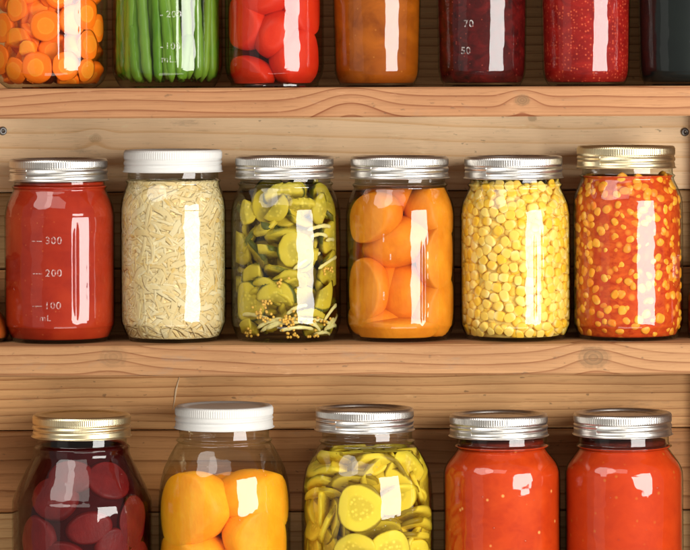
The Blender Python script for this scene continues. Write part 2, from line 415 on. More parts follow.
# ------------------------------------------------------------------ lids
def g(x, w): return math.exp(-(x / w) ** 2)
LH, LR = 0.0155, 0.0346
def band_mesh(mat, closed=False, kn=132, fine=1.0):
    seg = kn * 5
    prof = []
    inner = []
    if closed:
        inner = [(0.0008, LH - 0.0012), (0.012, LH - 0.0012), (0.024, LH - 0.0011), (0.0275, LH - 0.0010), (0.0285, LH - 0.0003), (0.0300, LH - 0.0001)]
    else:
        inner = [(0.0285, LH - 0.0022), (0.0288, LH - 0.0008), (0.0294, LH - 0.0002)]
    prof += inner + [(0.0316, LH), (0.0330, LH - 0.0002), (0.0338, LH - 0.0007), (0.0342, LH - 0.0013)]
    zs = [LH - 0.0018 - i * (LH - 0.0022) / 34 for i in range(35)]
    prof += [(LR, z) for z in zs]
    prof += [(LR + 0.0006, 0.0003), (LR + 0.0002, -0.0002), (LR - 0.0012, 0.0002)]
    k0, k1 = LH - 0.0062, LH - 0.0016
    def rad(r, th, z):
        if r < 0.0336: return r
        rr = r
        if z <= LH - 0.0012:
            up = 1 / (1 + math.exp(-(z - k0) / 0.0003)) / (1 + math.exp((z - k1 - 0.0003) / 0.0003))
            tri = abs(((th * kn / (2 * PI)) % 1) * 2 - 1)
            rr += (tri - 0.5) * 0.00028 * up * fine
            turn = ((th / (2 * PI) + 0.35) % 1.0)
            zg = LH - 0.0082 + (turn - 0.5) * 0.0024
            rr -= 0.0006 * g(z - (LH - 0.0073), 0.0008)
            rr -= 0.00055 * g(z - (zg - 0.0026), 0.0007)
            rr += 0.00025 * g(z - (zg - 0.0008), 0.0012)
            rr += 0.0005 * g(z - 0.0003, 0.0007)
            rr -= 0.00035
        return rr
    V, Fc = lathe(prof, seg, cap0=closed, rad=rad)
    return mesh('screw_band', V, [tuple(reversed(f)) for f in Fc], mat)
def disc_mesh(mat):
    prof = [(0.0005, LH - 0.0020), (0.010, LH - 0.0020), (0.0185, LH - 0.0021), (0.0195, LH - 0.0024), (0.0225, LH - 0.0030), (0.0250, LH - 0.0030), (0.0262, LH - 0.0020), (0.0275, LH - 0.0018), (0.0300, LH - 0.0018)]
    V, Fc = lathe(prof, 96, cap0=True)
    return mesh('lid_disc', V, [tuple(reversed(f)) for f in Fc], mat)
BAND_S, BAND_G, CAP_W, CAP_G = band_mesh(SILVER), band_mesh(GOLD), band_mesh(WHITE, True, 130, 1.5), band_mesh(GOLD, True, 150, 0.7)
CAP_B = band_mesh(paint('brown_enamel', (0.06, 0.025, 0.012), 0.6), True, 60)
DISC_S, DISC_G = disc_mesh(SILVER), disc_mesh(GOLD)

# ------------------------------------------------------------------ jars
class Jar: pass
def text_on(jar, parent, items):
    """raised letters wrapped on the jar: items (string, px_left, py_mid, height_px)"""
    for s, px, py, hpx in items:
        cu = bpy.data.curves.new('graduation_mark', 'FONT'); cu.body = s; cu.size = 1.0; cu.extrude = 0.02; cu.offset = 0.012
        cu.space_character = 1.15
        t = bpy.data.objects.new('graduation_mark', cu); C.objects.link(t)
        bpy.context.view_layer.update()
        me = bpy.data.meshes.new_from_object(t.evaluated_get(bpy.context.evaluated_depsgraph_get()))
        bpy.data.objects.remove(t)
        k = hpx * S / 0.70
        z0 = zof(py, -jar.R, px) - jar.z - hpx * S / 2
        th0 = math.asin(max(-1, min(1, (px - jar.px) * S / jar.R)))
        for v in me.vertices:
            r = jar.r_at(z0 + v.co.y * k) + 0.00012 + (0.0002 if v.co.z > 0 else 0)
            th = th0 + v.co.x * k / jar.R
            v.co = (r * math.sin(th), -r * math.cos(th), z0 + v.co.y * k)
        me.materials.clear(); me.materials.append(RAISED)
        link('graduation_mark', me, parent)

def make_jar(label, cx, row, prof, lid_py, lid, lid_cx=None, ridges=(), marks=(), seg=None, lid_label=None, glass=None, lid_scale=1.0, group='glass jars of preserves on the shelves', name='preserve_jar'):
    """prof: [(photo row, half width in px)] from neck down to heel; the last row sits on the shelf"""
    j = Jar(); j.px = cx; j.x = xof(cx); j.z = ZB[row]
    up = [(r * S, zof(py, 0, cx) - j.z) for py, r in prof]
    up[-1] = (up[-1][0], 0.0006)
    pts = list(reversed(up))
    pts = crom(pts, 5)
    j.R = max(r for r, z in pts)
    zl = zof(lid_py + 22, -LR, cx) - j.z        # underside of the lid
    j.top = zl + LH
    rn = up[0][0]
    full = [(pts[0][0] - 0.006, 0.0012), (pts[0][0] - 0.0015, 0.0002)] + pts + [(rn, zl + 0.002), (rn - 0.0004, zl + LH - 0.0035), (rn - 0.002, zl + LH - 0.0024)]
    dense = []
    for (r0, z0), (r1, z1) in zip(full, full[1:]):
        k = max(1, int(abs(z1 - z0) / 0.004))
        for q in range(k): dense.append((r0 + (r1 - r0) * q / k, z0 + (z1 - z0) * q / k))
    dense.append(full[-1])
    def r_at(z):
        best = pts[0][0]
        for (r0, z0), (r1, z1) in zip(pts, pts[1:]):
            if z0 <= z <= z1: return r0 + (r1 - r0) * ((z - z0) / max(1e-9, z1 - z0))
        return pts[0][0] if z < pts[0][1] else pts[-1][0]
    j.r_at = r_at; j.pts = pts
    j.e = empty(name, (j.x, 0, j.z), label, 'jar', group)
    rad = None
    if ridges:
        def rad(r, th, z):
            for a, w, hgt, z0, z1 in ridges:
                d = (th + PI / 2 - R_(a) + PI) % (2 * PI) - PI
                if abs(d) < R_(w * 3.5):
                    f = 1 / (1 + math.exp(-(z - z0) / 0.0012)) / (1 + math.exp((z - z1) / 0.0012))
                    r += hgt * g(d, R_(w)) * f
            return r
    V, Fc = lathe(dense, seg or (400 if ridges else 128), cap0=True, rad=rad)
    j.glass = link('glass_body', mesh('glass_body', V, Fc, glass or GLASS), j.e)
    if marks: text_on(j, j.glass, marks)
    lx = xof(lid_cx if lid_cx else cx) - j.x
    lk = Vector((lid_scale, lid_scale, 1.0)); tip = (0.0012 * ((cx * 13) % 10 - 5), 0.0012 * ((cx * 7) % 10 - 5))
    if lid in ('silver', 'gold'):
        b = link('screw_band', BAND_S if lid == 'silver' else BAND_G, j.e, (lx, 0, zl)); b.rotation_euler[2] = R_(-144 + (cx * 37) % 60 - 30)
        dsc = link('lid_disc', DISC_S if lid == 'silver' else DISC_G, j.e, (lx, 0, zl)); dsc.scale = lk; dsc.rotation_euler[:2] = tip
        b.scale = lk; b.rotation_euler[:2] = tip
    else:
        b = link('screw_cap', CAP_W if lid == 'white' else CAP_B if lid == 'brown' else CAP_G, j.e, (lx, 0, zl)); b.rotation_euler[2] = R_(-144 + (cx * 37) % 60 - 30)
    return j

def fill_profile(j, gap, top, floor=0.0026):
    """the room inside the glass, up to height top"""
    out = []
    for r, z in j.pts:
        if z > top: break
        out.append((max(0.002, r - gap), max(z, floor + (z * 0.12))))
    out.append((j.r_at(top) - gap, top))
    return [(out[0][0] - 0.004, floor)] + out
def rin(j, z, gap=0.0012): return j.r_at(max(0.0006, z)) - gap
def mass(name, j, mat, top, label, cat, gap=0.0009, lump=0.0, kind=None, seg=96, group=None, top_lump=0.0008):
    pr = fill_profile(j, gap, top)
    rad = None
    if lump:
        def rad(r, th, z):
            p = Vector((r * math.cos(th), r * math.sin(th), z))
            return r - lump * (0.5 + 0.5 * mnoise.noise(p * 130 + Vector((j.px, 0, 0))))
    V, Fc = lathe(pr, seg, cap0=True, cap1=True, rad=rad)
    o = link(name, mesh(name, V, Fc, mat), None, (j.x, 0, j.z))
    return tag(o, label, cat, group, kind)
def clampv(j, V, gap=0.0012, floor=0.0032, top=None):
    """press points that lie outside the glass against its inner wall (jar-local)"""
    out = []
    for v in V:
        v = Vector(v)
        if v.z < floor: v.z = floor + (v.z - floor) * 0.04
        if top is not None and v.z > top: v.z = top + (v.z - top) * 0.04
        m = rin(j, v.z, gap); r = math.hypot(v.x, v.y)
        if r > m:
            k = (m + (r - m) * 0.015) / r; v.x *= k; v.y *= k
        out.append(v)
    return out
def piece(name, j, V, Fc, mat, M, label, cat, group, gap=0.0012, floor=0.0032, top=None):
    """one piece of food: local mesh V placed by matrix M in the jar, pressed against the glass, its own origin kept"""
    W = clampv(j, [M @ Vector(v) for v in V], gap, floor, top)
    Mi = M.inverted()
    o = link(name, mesh(name, [Mi @ w for w in W], Fc, mat))
    o.matrix_world = Matrix.Translation((j.x, 0, j.z)) @ M
    return tag(o, label, cat, group)
def snug(j, px, py, dep, r, yaw, tip):
    """depth at which a tilted disc of radius r just touches the glass in front"""
    p = at(j, px, py, dep); m = rin(j, p.z, 0.0024)
    x = min(abs(p.x), m * 0.97); front = -math.sqrt(m * m - x * x)
    reach = r * max(abs(math.sin(tip)), abs(math.sin(yaw)) * 0.9)
    return max(dep, front + reach)
def at(j, px, py, depth):
    """jar-local point seen at photo pixel px,py whose y is depth"""
    return Vector((xof(px, depth) - j.x, depth, zof(py, depth, px) - j.z))
def polar(j, th, z, inset):
    r = rin(j, z) - inset
    return Vector((r * math.sin(th), -r * math.cos(th), z))
def facing(th, spin, tip=0.0, yaw=0.0):
    """rotation that turns local +Z outward at angle th, tipped and yawed"""
    return (Matrix.Rotation(th + yaw, 4, 'Z') @ Matrix.Rotation(PI / 2 + tip, 4, 'X') @ Matrix.Rotation(spin, 4, 'Z'))

# -- profiles (photo row, half width)
def pint(top, d=0, R=55.0, base=44.0, full=222.0, heel=318.0):
    n = 47.2
    return [(top + 1, 45.2), (top + 2.5, 45.6), (top + 4.5, 47.8), (top + 6.5, 46.4), (top + 9, n - 0.5), (top + 15, n + (R - n) * 0.30), (top + 23, n + (R - n) * 0.72),
            (top + 32, n + (R - n) * 0.95), (max(full, top + 40), R), ((full + heel) / 2, R), (heel, R - 0.1), (heel + 9, R - 1.8), (heel + 17, R - 5.2), (heel + 22.5, R - 8.6), (heel + 25.5, base)]
Z = lambda py: zof(py, 0)
zb = ZB['b']
jm1 = make_jar('jar of smooth dark red tomato sauce with raised measure numbers and silver lid', 59, 'b', pint(182, R=55.2), 160, 'silver', 58,
               ridges=[(16.5, 1.6, 0.0005, 0.024, 0.078), (21.5, 1.9, -0.0009, 0.020, 0.080), (36, 0.8, 0.00016, 0.02, 0.09)],
               marks=[('300', 49, 240.5, 7), ('200', 49, 273, 7), ('100', 48, 305.5, 7), ('mL', 43, 318, 6), ('\u2014', 36, 240.5, 7), ('\u2014', 36, 273, 7), ('\u2014', 36, 305.5, 7)])
jm2 = make_jar('jar of pale shredded sauerkraut with ridged white cap, between red sauce and pickles', 172.5, 'b', pint(176, R=53, full=215, heel=316), 151, 'white', 172.5, ridges=[(40, 0.8, 0.00016, 0.02, 0.09)])
jm3 = make_jar('jar of olive pickle chunks with mustard seeds under a silver lid', 285, 'b', pint(179), 157.5, 'silver', 284, ridges=[(42, 0.9, 0.00018, 0.012, 0.10)])
jm4 = make_jar('jar of orange peach halves under a silver lid, on the middle shelf', 399.5, 'b', pint(180, R=54.6), 157.5, 'silver', 399,
               ridges=[(22.5, 1.3, -0.0007, 0.016, 0.066), (25.6, 0.9, 0.0005, 0.016, 0.066), (42, 0.9, 0.00018, 0.012, 0.10)], marks=[('I', 381, 238, 8), ('I', 381, 296, 8), ('I', 388, 257, 6)])
jm5 = make_jar('jar full of pale yellow corn kernels under a silver lid', 514.5, 'b', pint(180, R=55.4), 157.5, 'silver', 513,
               ridges=[(18, 1.2, -0.0006, 0.016, 0.072), (24, 0.9, 0.0005, 0.016, 0.072)])
jm6 = make_jar('taller jar of red corn relish with a gold lid beside the corn jar', 627, 'b', pint(171, R=55, full=226), 147, 'gold', 625.5, ridges=[(36, 0.9, 0.00018, 0.012, 0.10)])

def straight(cx, R, base, topR=None, yb=86):
    topR = topR or R
    return [(-66, 43), (-62, 44), (-56, 46), (-46, topR - 2), (-38, topR), (0, topR - (topR - R) * 0.4), (58, R), (70, R - 0.6), (77, R - 2.4), (82, R - 5.2), (yb, base)]
jt1 = make_jar('jar packed with sliced orange carrots, on the top shelf', 51, 'a', straight(51, 57, 45), -88, 'silver', ridges=[(13.5, 1.4, -0.0003, 0.02, 0.2), (18, 1.3, 0.00022, 0.02, 0.2), (36, 0.8, 0.00016, 0.02, 0.2)])
jt2 = make_jar('jar packed with upright green beans, on the top shelf', 167.5, 'a', straight(167.5, 55.5, 47), -88, 'silver',
               ridges=[(14.5, 1.3, -0.00032, 0.016, 0.2), (17.5, 0.9, 0.00025, 0.016, 0.2), (37, 0.9, 0.00018, 0.012, 0.2)],
               marks=[('200', 169, 14, 6.5), ('100', 168, 46, 6.5), ('mL.', 164, 59, 6.5), ('-', 163, 14, 7), ('-', 163, 46, 7)])
jt3 = make_jar('jar of whole red tomatoes in clear juice, on the top shelf', 274.5, 'a', straight(274.5, 49.5, 44), -88, 'silver', ridges=[(40, 0.8, 0.00018, 0.012, 0.2)])
def jelly(R, base, topR): return [(-70, 42), (-66, 43), (-60, 43.5), (-52, topR), (0, (R * 0.45 + topR * 0.55)), (62, R), (73, R - 0.8), (79, R - 2.4), (83, R - 4.6), (86, base)]
jt4 = make_jar('tapered jelly jar of clear amber brown jelly', 377, 'a', jelly(42.5, 37, 45.5), -92, 'gold', ridges=[(42, 0.8, 0.00016, 0.012, 0.2)])
jt5 = make_jar('tapered jelly jar of dark red jam with raised numbers 70 and 50', 482, 'a', jelly(44, 38, 46), -92, 'gold', ridges=[(40, 0.8, 0.00016, 0.012, 0.2)],
               marks=[('70', 462, 23.5, 7), ('50', 459, 50.5, 7)])
jt6 = make_jar('tapered jelly jar of bright red seedy raspberry jam', 586, 'a', jelly(43.5, 38, 45.5), -92, 'gold', ridges=[(36, 0.8, 0.00016, 0.012, 0.2)])
jt7 = make_jar('tapered jelly jar of almost black jelly at the end of the top shelf', 683.5, 'a', jelly(44, 39, 46), -92, 'gold')

def quart(top, R, full, n=46.5, base=52, mid=None):
    m = mid or [(top + 14, n + (R - n) * 0.25), (top + 26, n + (R - n) * 0.60), (top + 40, n + (R - n) * 0.86)]
    return [(top + 1, 45), (top + 3, 45.4), (top + 5.5, 48), (top + 8, n)] + m + [(full, R), (full + 40, R), (606, R), (616, R - 2), (625, R - 6), (631, R - 10), (636, base)]
jb1 = make_jar('wide jar of dark red beets with sloping shoulders and a gold lid', 80, 'c', quart(441, 70, 506, n=48, mid=[(455, 48.6), (470, 56), (486, 64), (496, 68)]), 419, 'gold cap', 80)
jb2 = make_jar('wide jar of bright yellow peach halves with a white cap', 222.5, 'c', quart(434, 66, 500, mid=[(447, 50), (460, 57), (475, 62.5)]), 410, 'white', 222.5)
jb3 = make_jar('wide jar of round yellow pickle slices with a silver lid', 365.5, 'c', quart(435, 66, 505), 412.5, 'silver', 363)
jb4 = make_jar('straight jar of bright red tomato sauce next to the yellow pickle slices', 500, 'c', quart(440, 58.5, 478, n=42, mid=[(447, 43), (454, 48), (462, 54.5), (469, 57.6)], base=48), 418.5, 'silver', 497)
jb5 = make_jar('straight jar of bright red tomato sauce with dark residue below its lid', 622, 'c', quart(440, 59, 478, n=43, mid=[(447, 44), (454, 49), (462, 55), (469, 58)], base=48), 417, 'silver', 621)

# cut-off neighbours
je2 = make_jar('low jar of dark red preserve beyond the corn relish', 718.5, 'b', [(281, 24), (283, 25), (286, 25.5), (290, 29), (295, 32), (322, 32.5), (332, 32), (338, 30), (341, 27)], 259, 'silver', lid_scale=0.56)
mass('preserve', je2, sauce('dark_preserve', (0.10, 0.008, 0.006), (0.22, 0.02, 0.01)), je2.top - 0.022, 'dark red preserve filling the low jar beyond the corn relish', 'preserve')
je1 = make_jar('low jar of orange red chutney standing beyond the red sauce jar', -55.5, 'b', [(284, 44), (287, 46), (292, 46.5), (300, 49), (312, 56), (322, 61), (329, 63.5), (336, 63), (340, 59)], 262, 'brown')
mass('chutney', je1, sauce('chutney', (0.42, 0.07, 0.012), (0.62, 0.13, 0.02)), je1.top - 0.022, 'orange red chutney filling the low jar beyond the red sauce', 'chutney')

# ------------------------------------------------------------------ contents
rng = random.Random(5)
U = rng.uniform
# sauces
mass('tomato_sauce', jm1, sauce('sauce_dark_red', (0.288, 0.0144, 0.0042), (0.368, 0.02376, 0.0063), (0.416, 0.03456, 0.0077), 60, speck=(0.55, 0.14, 0.04), speck_scale=240, speck_lo=0.07, amt=0.5, sss=0.15), jm1.top - 0.0165, 'smooth dark red tomato sauce in the jar with measure numbers', 'sauce')
mass('tomato_sauce', jb4, sauce('sauce_bright_red', (0.44, 0.031, 0.0045), (0.535, 0.046, 0.0055), (0.60, 0.062, 0.008), 90, speck=(0.85, 0.36, 0.10), speck_scale=110, speck_lo=0.07, sss=0.12, amt=0.8), zof(446, 0) - jb4.z, 'bright red tomato sauce in the jar beside the pickle slices', 'sauce', lump=0.0004)
mass('tomato_sauce', jb5, sauce('sauce_bright_red_dense', (0.43, 0.029, 0.0045), (0.53, 0.043, 0.0055), (0.47, 0.035, 0.005), 60, speck=(0.50, 0.20, 0.03), speck_scale=140, speck_lo=0.09, sss=0.12, amt=0.4), zof(447, 0) - jb5.z, 'bright red tomato sauce in the jar with dark residue under its lid', 'sauce', lump=0.0004)
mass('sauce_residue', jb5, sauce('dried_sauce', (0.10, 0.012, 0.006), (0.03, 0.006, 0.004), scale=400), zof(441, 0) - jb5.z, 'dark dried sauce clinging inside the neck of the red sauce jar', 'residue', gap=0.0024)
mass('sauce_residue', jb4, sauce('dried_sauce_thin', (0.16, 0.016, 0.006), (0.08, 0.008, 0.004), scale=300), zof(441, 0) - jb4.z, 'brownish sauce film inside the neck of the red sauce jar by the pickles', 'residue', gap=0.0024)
mass('jelly', jt4, sauce('amber_jelly', (0.1872, 0.0372, 0.002), (0.36, 0.0868, 0.0045), (0.2736, 0.0558, 0.0025), 45, speck=(0.52, 0.21, 0.04), speck_scale=160, speck_lo=0.05, sss=0.15, amt=0.5), jt4.top - 0.02, 'amber brown jelly filling the tapered jar beside the tomatoes', 'jelly')
mass('jam', jt5, sauce('dark_berry_jam', (0.0105, 0.0012, 0.001), (0.1125, 0.0048, 0.0045), (0.0525, 0.003, 0.0025), 110, speck=(0.34, 0.05, 0.03), speck_scale=330, speck_lo=0.09, amt=0.8), jt5.top - 0.02, 'dark red berry jam behind the raised numbers', 'jam')
mass('jam', jt6, sauce('raspberry_jam', (0.165, 0.0042, 0.004), (0.33, 0.0126, 0.008), (0.255, 0.0084, 0.006), 70, speck=(0.70, 0.12, 0.05), speck_scale=520, speck_lo=0.20, amt=0.6), jt6.top - 0.02, 'bright red raspberry jam full of pale seeds', 'jam')
mass('jelly', jt7, sauce('black_jelly', (0.004, 0.006, 0.006), (0.006, 0.009, 0.008), scale=30, sss=0.0), jt7.top - 0.02, 'almost black smooth jelly in the last jar of the top shelf', 'jelly')

rng.seed(11)
# sauerkraut: uncountable shreds round a pale mass
kraut = mass('sauerkraut_base', jm2, sauce('kraut_base', (0.81, 0.6072, 0.2788), (0.855, 0.7128, 0.41), (0.81, 0.5984, 0.246), scale=120, sss=0.0), zof(184, 0) - jm2.z, 'packed pale sauerkraut inside the white capped jar', 'sauerkraut', gap=0.0014, kind='stuff', lump=0.0005)
n = NT('kraut_shred'); isl = n.island()
kcol = n.ramp(isl, [(0.0, (0.87, 0.68, 0.34)), (0.35, (0.89, 0.73, 0.41)), (0.7, (0.92, 0.79, 0.50)), (0.95, (0.86, 0.62, 0.24)), (1.0, (0.80, 0.54, 0.19))], 'CONSTANT')
kd = n.n('ShaderNodeBsdfDiffuse'); n.put(kd.inputs['Color'], kcol)
kt = n.n('ShaderNodeBsdfTranslucent'); n.put(kt.inputs['Color'], kcol)
km = n.n('ShaderNodeMixShader'); km.inputs[0].default_value = 0.38; n.t.links.new(kd.outputs[0], km.inputs[1]); n.t.links.new(kt.outputs[0], km.inputs[2])
KRAUT = n.done(km.outputs[0])
V, Fc = [], []
for i in range(1700):
    z = U(0.004, zof(180, 0) - jm2.z); th = U(-PI, PI); inset = U(0.0001, 0.0009)
    L = U(0.018, 0.050); a = rng.gauss(0, 0.8); cur = U(-70, 70); w = U(0.0006, 0.0013) if i % 3 else U(0.0014, 0.0030)
    path, rr = [], []
    s = th * 0.037; zz = z
    for k in range(13):
        path.append(polar(jm2, s / 0.037, max(0.004, zz), inset + 0.0003 * math.sin(k * 0.9 + i)))
        rr.append(w * (0.4 if k in (0, 12) else 1.0)); a += cur * L / 13 * (1 if k < 6 or i % 3 else -1.6)
        s += math.cos(a) * L / 13; zz += math.sin(a) * L / 13
    v, f = ribbon(path, rr, 0.00025)
    v = clampv(jm2, v, 0.0010, 0.003, zof(180, 0) - jm2.z)
    o = len(V); V += v; Fc += [tuple(q + o for q in ff) for ff in f]
tag(link('sauerkraut_shreds', mesh('sauerkraut', V, Fc, KRAUT), None, (jm2.x, 0, jm2.z)), 'tangled cream coloured sauerkraut shreds pressed against the glass', 'sauerkraut', kind='stuff')

rng.seed(12)
# corn kernels
KM = kernel_mat('corn_kernel', (0.8272, 0.4576, 0.02625), (0.846, 0.5896, 0.15), (0.846, 0.6688, 0.315))
KM2 = kernel_mat('relish_kernel', (0.736, 0.2378, 0.0126), (0.8096, 0.3608, 0.0315), (0.782, 0.41, 0.084))
def kern(i, mat):
    V, Fc = blob(0.0034 + 0.0003 * (i % 3), 0.0027, 0.0037 + 0.0003 * (i % 2), 16, 12, 0.09, 260, i, 2.6)
    V = [Vector((v.x * (0.80 + 0.20 * (v.z + 0.004) / 0.008), v.y, v.z)) for v in V]
    return mesh('corn_kernel', V, Fc, mat)
kernA = [kern(i, KM) for i in range(5)]; kernB = [kern(i + 7, KM2) for i in range(5)]
def spread(j, n, dmin, thmax, z0, z1, inset, tries=30000, bias=None, pts=None, thmin=0.0):
    pts = pts if pts is not None else []
    new = []
    for _ in range(tries):
        if len(new) >= n: break
        th = U(-thmax, thmax); z = U(z0, z1)
        if abs(th) < thmin: continue
        ins = inset if not isinstance(inset, tuple) else U(*inset)
        p = polar(j, th, z, ins)
        if all((p - q).length_squared > dmin * dmin for q in pts): pts.append(p); new.append((p, th))
    return new
def kernel_at(p, th): return Matrix.Translation(p) @ facing(th, U(0, 6.28), U(-.5, .5), U(-.4, .4)) @ Matrix.Rotation(U(-0.5, 0.5) + PI / 2, 4, 'X')
def kernels(j, meshes, n, dmin, z1, inset, label, group, sc_=(0.9, 1.1)):
    for p, th in spread(j, n, dmin, R_(82), 0.0055, z1, inset):
        me = rng.choice(meshes); k = U(*sc_)
        piece('corn_kernel', j, [v.co * k for v in me.vertices], [tuple(f.vertices) for f in me.polygons], me.materials[0], kernel_at(p, th), label, 'corn kernel', group, gap=0.0010)
ztop5 = zof(184, 0) - jm5.z
kernels(jm5, kernA, 205, 0.0056, ztop5, (0.0013, 0.0019), 'pale yellow corn kernel pressed against the glass of the corn jar', 'corn kernels in the corn jar')
def kernel_fill(j, meshes, layers, mat, label, dmin):
    V, Fc = [], []
    for n, ins, thmax, thmin, z1 in layers:
        pts = []
        for p, th in spread(j, n, dmin, thmax, 0.006, z1, ins, pts=pts, tries=12000, thmin=thmin):
            me = rng.choice(meshes); M = kernel_at(p, th)
            o = len(V); V += clampv(j, [M @ v.co for v in me.vertices], 0.0011); Fc += [tuple(q + o for q in f.vertices) for f in me.polygons]
    tag(link('corn_fill', mesh('corn', V, Fc, mat), None, (j.x, 0, j.z)), label, 'corn', kind='stuff')
KMI = kernel_mat('corn_deep', (0.7912, 0.442, 0.0315), (0.828, 0.561, 0.14), (0.736, 0.595, 0.28), True)
kernel_fill(jm5, kernA, [(420, (0.0034, 0.0044), R_(100), 0, ztop5), (420, (0.0014, 0.0024), PI, R_(79), ztop5)], KMI, 'mass of yellow corn kernels deeper inside the corn jar', 0.0054)
mass('corn_liquor', jm5, sauce('corn_milk', (0.697, 0.464, 0.098), (0.748, 0.528, 0.14), scale=200), ztop5, 'cloudy corn liquid between the kernels of the corn jar', 'corn liquid', gap=0.0038, kind='stuff', lump=0.0010)
ztop6 = zof(178, 0) - jm6.z
mass('corn_relish', jm6, sauce('relish_sauce', (0.34, 0.021, 0.0049), (0.595, 0.091, 0.0112), (0.493, 0.042, 0.007), 150, speck=(0.74, 0.24, 0.03), speck_scale=150, speck_lo=0.20, sss=0.08, amt=0.8), ztop6 + 0.001, 'red tomato relish around the corn kernels in the gold lidded jar', 'relish', gap=0.0015, lump=0.0012)

kernels(jm6, kernB, 95, 0.0066, ztop6, (0.0018, 0.0036), 'orange yellow corn kernel held in the red relish', 'corn kernels in the red relish', (0.70, 1.05))
KMJ = kernel_mat('relish_bits', (0.665, 0.17, 0.012), (0.817, 0.34, 0.032), (0.76, 0.425, 0.08), True)
kernel_fill(jm6, kernB, [(330, (0.0024, 0.0042), PI, 0, ztop6)], KMJ, 'corn and pepper bits sunk deeper in the red relish', 0.0052)
rng.seed(13)
# peach halves
PE = flesh('peach_flesh', (0.552, 0.147, 0.0063), (0.7912, 0.2856, 0.0182), 42, sss=0.35, alt=(0.6072, 0.168, 0.007))
PE2 = flesh('yellow_peach_flesh', (0.873, 0.2904, 0.007), (0.9409, 0.4136, 0.0196), 45, sss=0.5, alt=(0.8924, 0.2992, 0.0084))
def peaches(j, spec, mat, group, labels, top):
    for i, (px, py, dep, rx, rz, ry, rot, tip) in enumerate(spec):
        V, Fc = blob(rx * S, ry * S, rz * S, 44, 28, 0.07, 45, i + j.px)
        M = Matrix.Translation(at(j, px, py, dep)) @ Matrix.Rotation(R_(rot), 4, 'Y') @ Matrix.Rotation(R_(tip), 4, 'X')
        piece('peach_half', j, V, Fc, mat, M, labels[i] if i < len(labels) else labels[-1], 'peach half', group, top=top)
peaches(jm4, [(371, 218, -0.022, 33, 24, 22, -20, 0), (398, 242, -0.014, 38, 25, 26, -14, 0), (433, 210, -0.012, 30, 30, 26, 22, 0), (364, 291, -0.020, 24, 33, 24, 6, 0),
              (402, 296, -0.010, 27, 36, 28, -8, 0), (438, 258, -0.019, 23, 33, 24, 4, 0), (433, 309, -0.014, 25, 33, 26, 26, 0), (393, 331, -0.026, 44, 13, 18, -4, 0), (378, 322, -0.012, 36, 18, 26, 8, 0),
              (403, 199, 0.000, 42, 20, 28, 0, 0), (400, 260, 0.016, 50, 60, 24, 0, 0), (388, 285, -0.006, 22, 30, 28, -4, 0)],
        PE, 'peach halves in the middle shelf jar',
        ['orange peach half tilted under the lid, glare on its rounded side', 'orange peach half lying across the middle of the silver lidded jar', 'orange peach half behind the upper end of the long highlight',
         'upright orange peach half against the pickle side of its jar', 'upright orange peach half in the lower middle of its jar', 'narrow orange peach half against the corn side of its jar',
         'orange peach half leaning in the bottom corner towards the corn jar', 'flat orange peach piece lying on the bottom of its jar', 'orange peach half just above the flat bottom piece', 'orange peach half behind the others in the silver lidded jar'],
        zof(188, 0) - jm4.z)
peaches(jb2, [(186, 509, -0.026, 45, 37, 30, -14, 0), (255, 500, -0.018, 45, 31, 32, 10, 0), (264, 543, -0.029, 47, 32, 28, 20, 0), (186, 568, -0.020, 48, 37, 32, -14, 0), (232, 580, -0.030, 34, 32, 26, 0, 0),
              (222, 515, 0.006, 50, 42, 34, 0, 0), (222, 575, 0.012, 58, 46, 32, 0, 0), (255, 592, -0.018, 44, 30, 30, 10, 0), (192, 606, -0.028, 46, 24, 30, 0, 0), (226, 500, -0.006, 26, 28, 26, 0, 0)],
        PE2, 'peach halves in the white capped jar',
        ['yellow peach half under the liquid line, nearest the beets', 'yellow peach half under the liquid line with a bright highlight', 'sloping yellow peach half below the highlighted one', 'yellow peach half below the one nearest the beets',
         'yellow peach half between the lower two at the bottom edge', 'yellow peach half hidden behind the others in the white capped jar'],
        zof(466, 0) - jb2.z)
def brine(j, mat, top, label, gap=0.0009):
    V, Fc = lathe(fill_profile(j, gap, top, 0.0018), 64, cap0=True, cap1=True)
    o = link('brine', mesh('brine', V, Fc, mat), None, (j.x, 0, j.z))
    return tag(o, label, 'liquid')
brine(jm4, liquid('amber_syrup', (0.97, 0.50, 0.06), 26), zof(186, 0) - jm4.z, 'amber syrup around the orange peach halves')
brine(jb2, liquid('yellow_syrup', (1.0, 0.66, 0.08), 12), zof(465, 0) - jb2.z, 'clear yellow syrup around the yellow peach halves')

rng.seed(14)
# beets
BE = flesh('beet_flesh', (0.078, 0.003, 0.0042), (0.15, 0.0078, 0.0072), 70, sss=0.2, alt=(0.18, 0.006, 0.0072))
bl = ['round dark red beet nearest the dark left wall of its jar', 'round red beet below the highlight of the gold lidded jar', 'bright red beet at the peach side of the beet jar', 'red beet under the shoulder highlight']
spec = [(104, 482, -0.022, 24, 20, 22, 0), (86, 528, -0.030, 24, 17, 20, -15), (131, 522, -0.022, 17, 26, 22, 5), (108, 546, -0.030, 20, 20, 18, 10), (55, 500, -0.020, 26, 22, 22, 20), (40, 540, -0.020, 22, 26, 22, 0),
        (70, 478, -0.010, 24, 18, 22, 0), (62, 560, -0.028, 26, 22, 22, 0), (136, 566, -0.020, 22, 24, 22, 0), (85, 455, -0.004, 30, 14, 26, 0), (84, 585, -0.03, 26, 20, 22, 0), (30, 585, -0.02, 22, 22, 22, 0), (80, 520, 0.015, 60, 40, 25, 0), (80, 590, 0.015, 60, 40, 25, 0)]
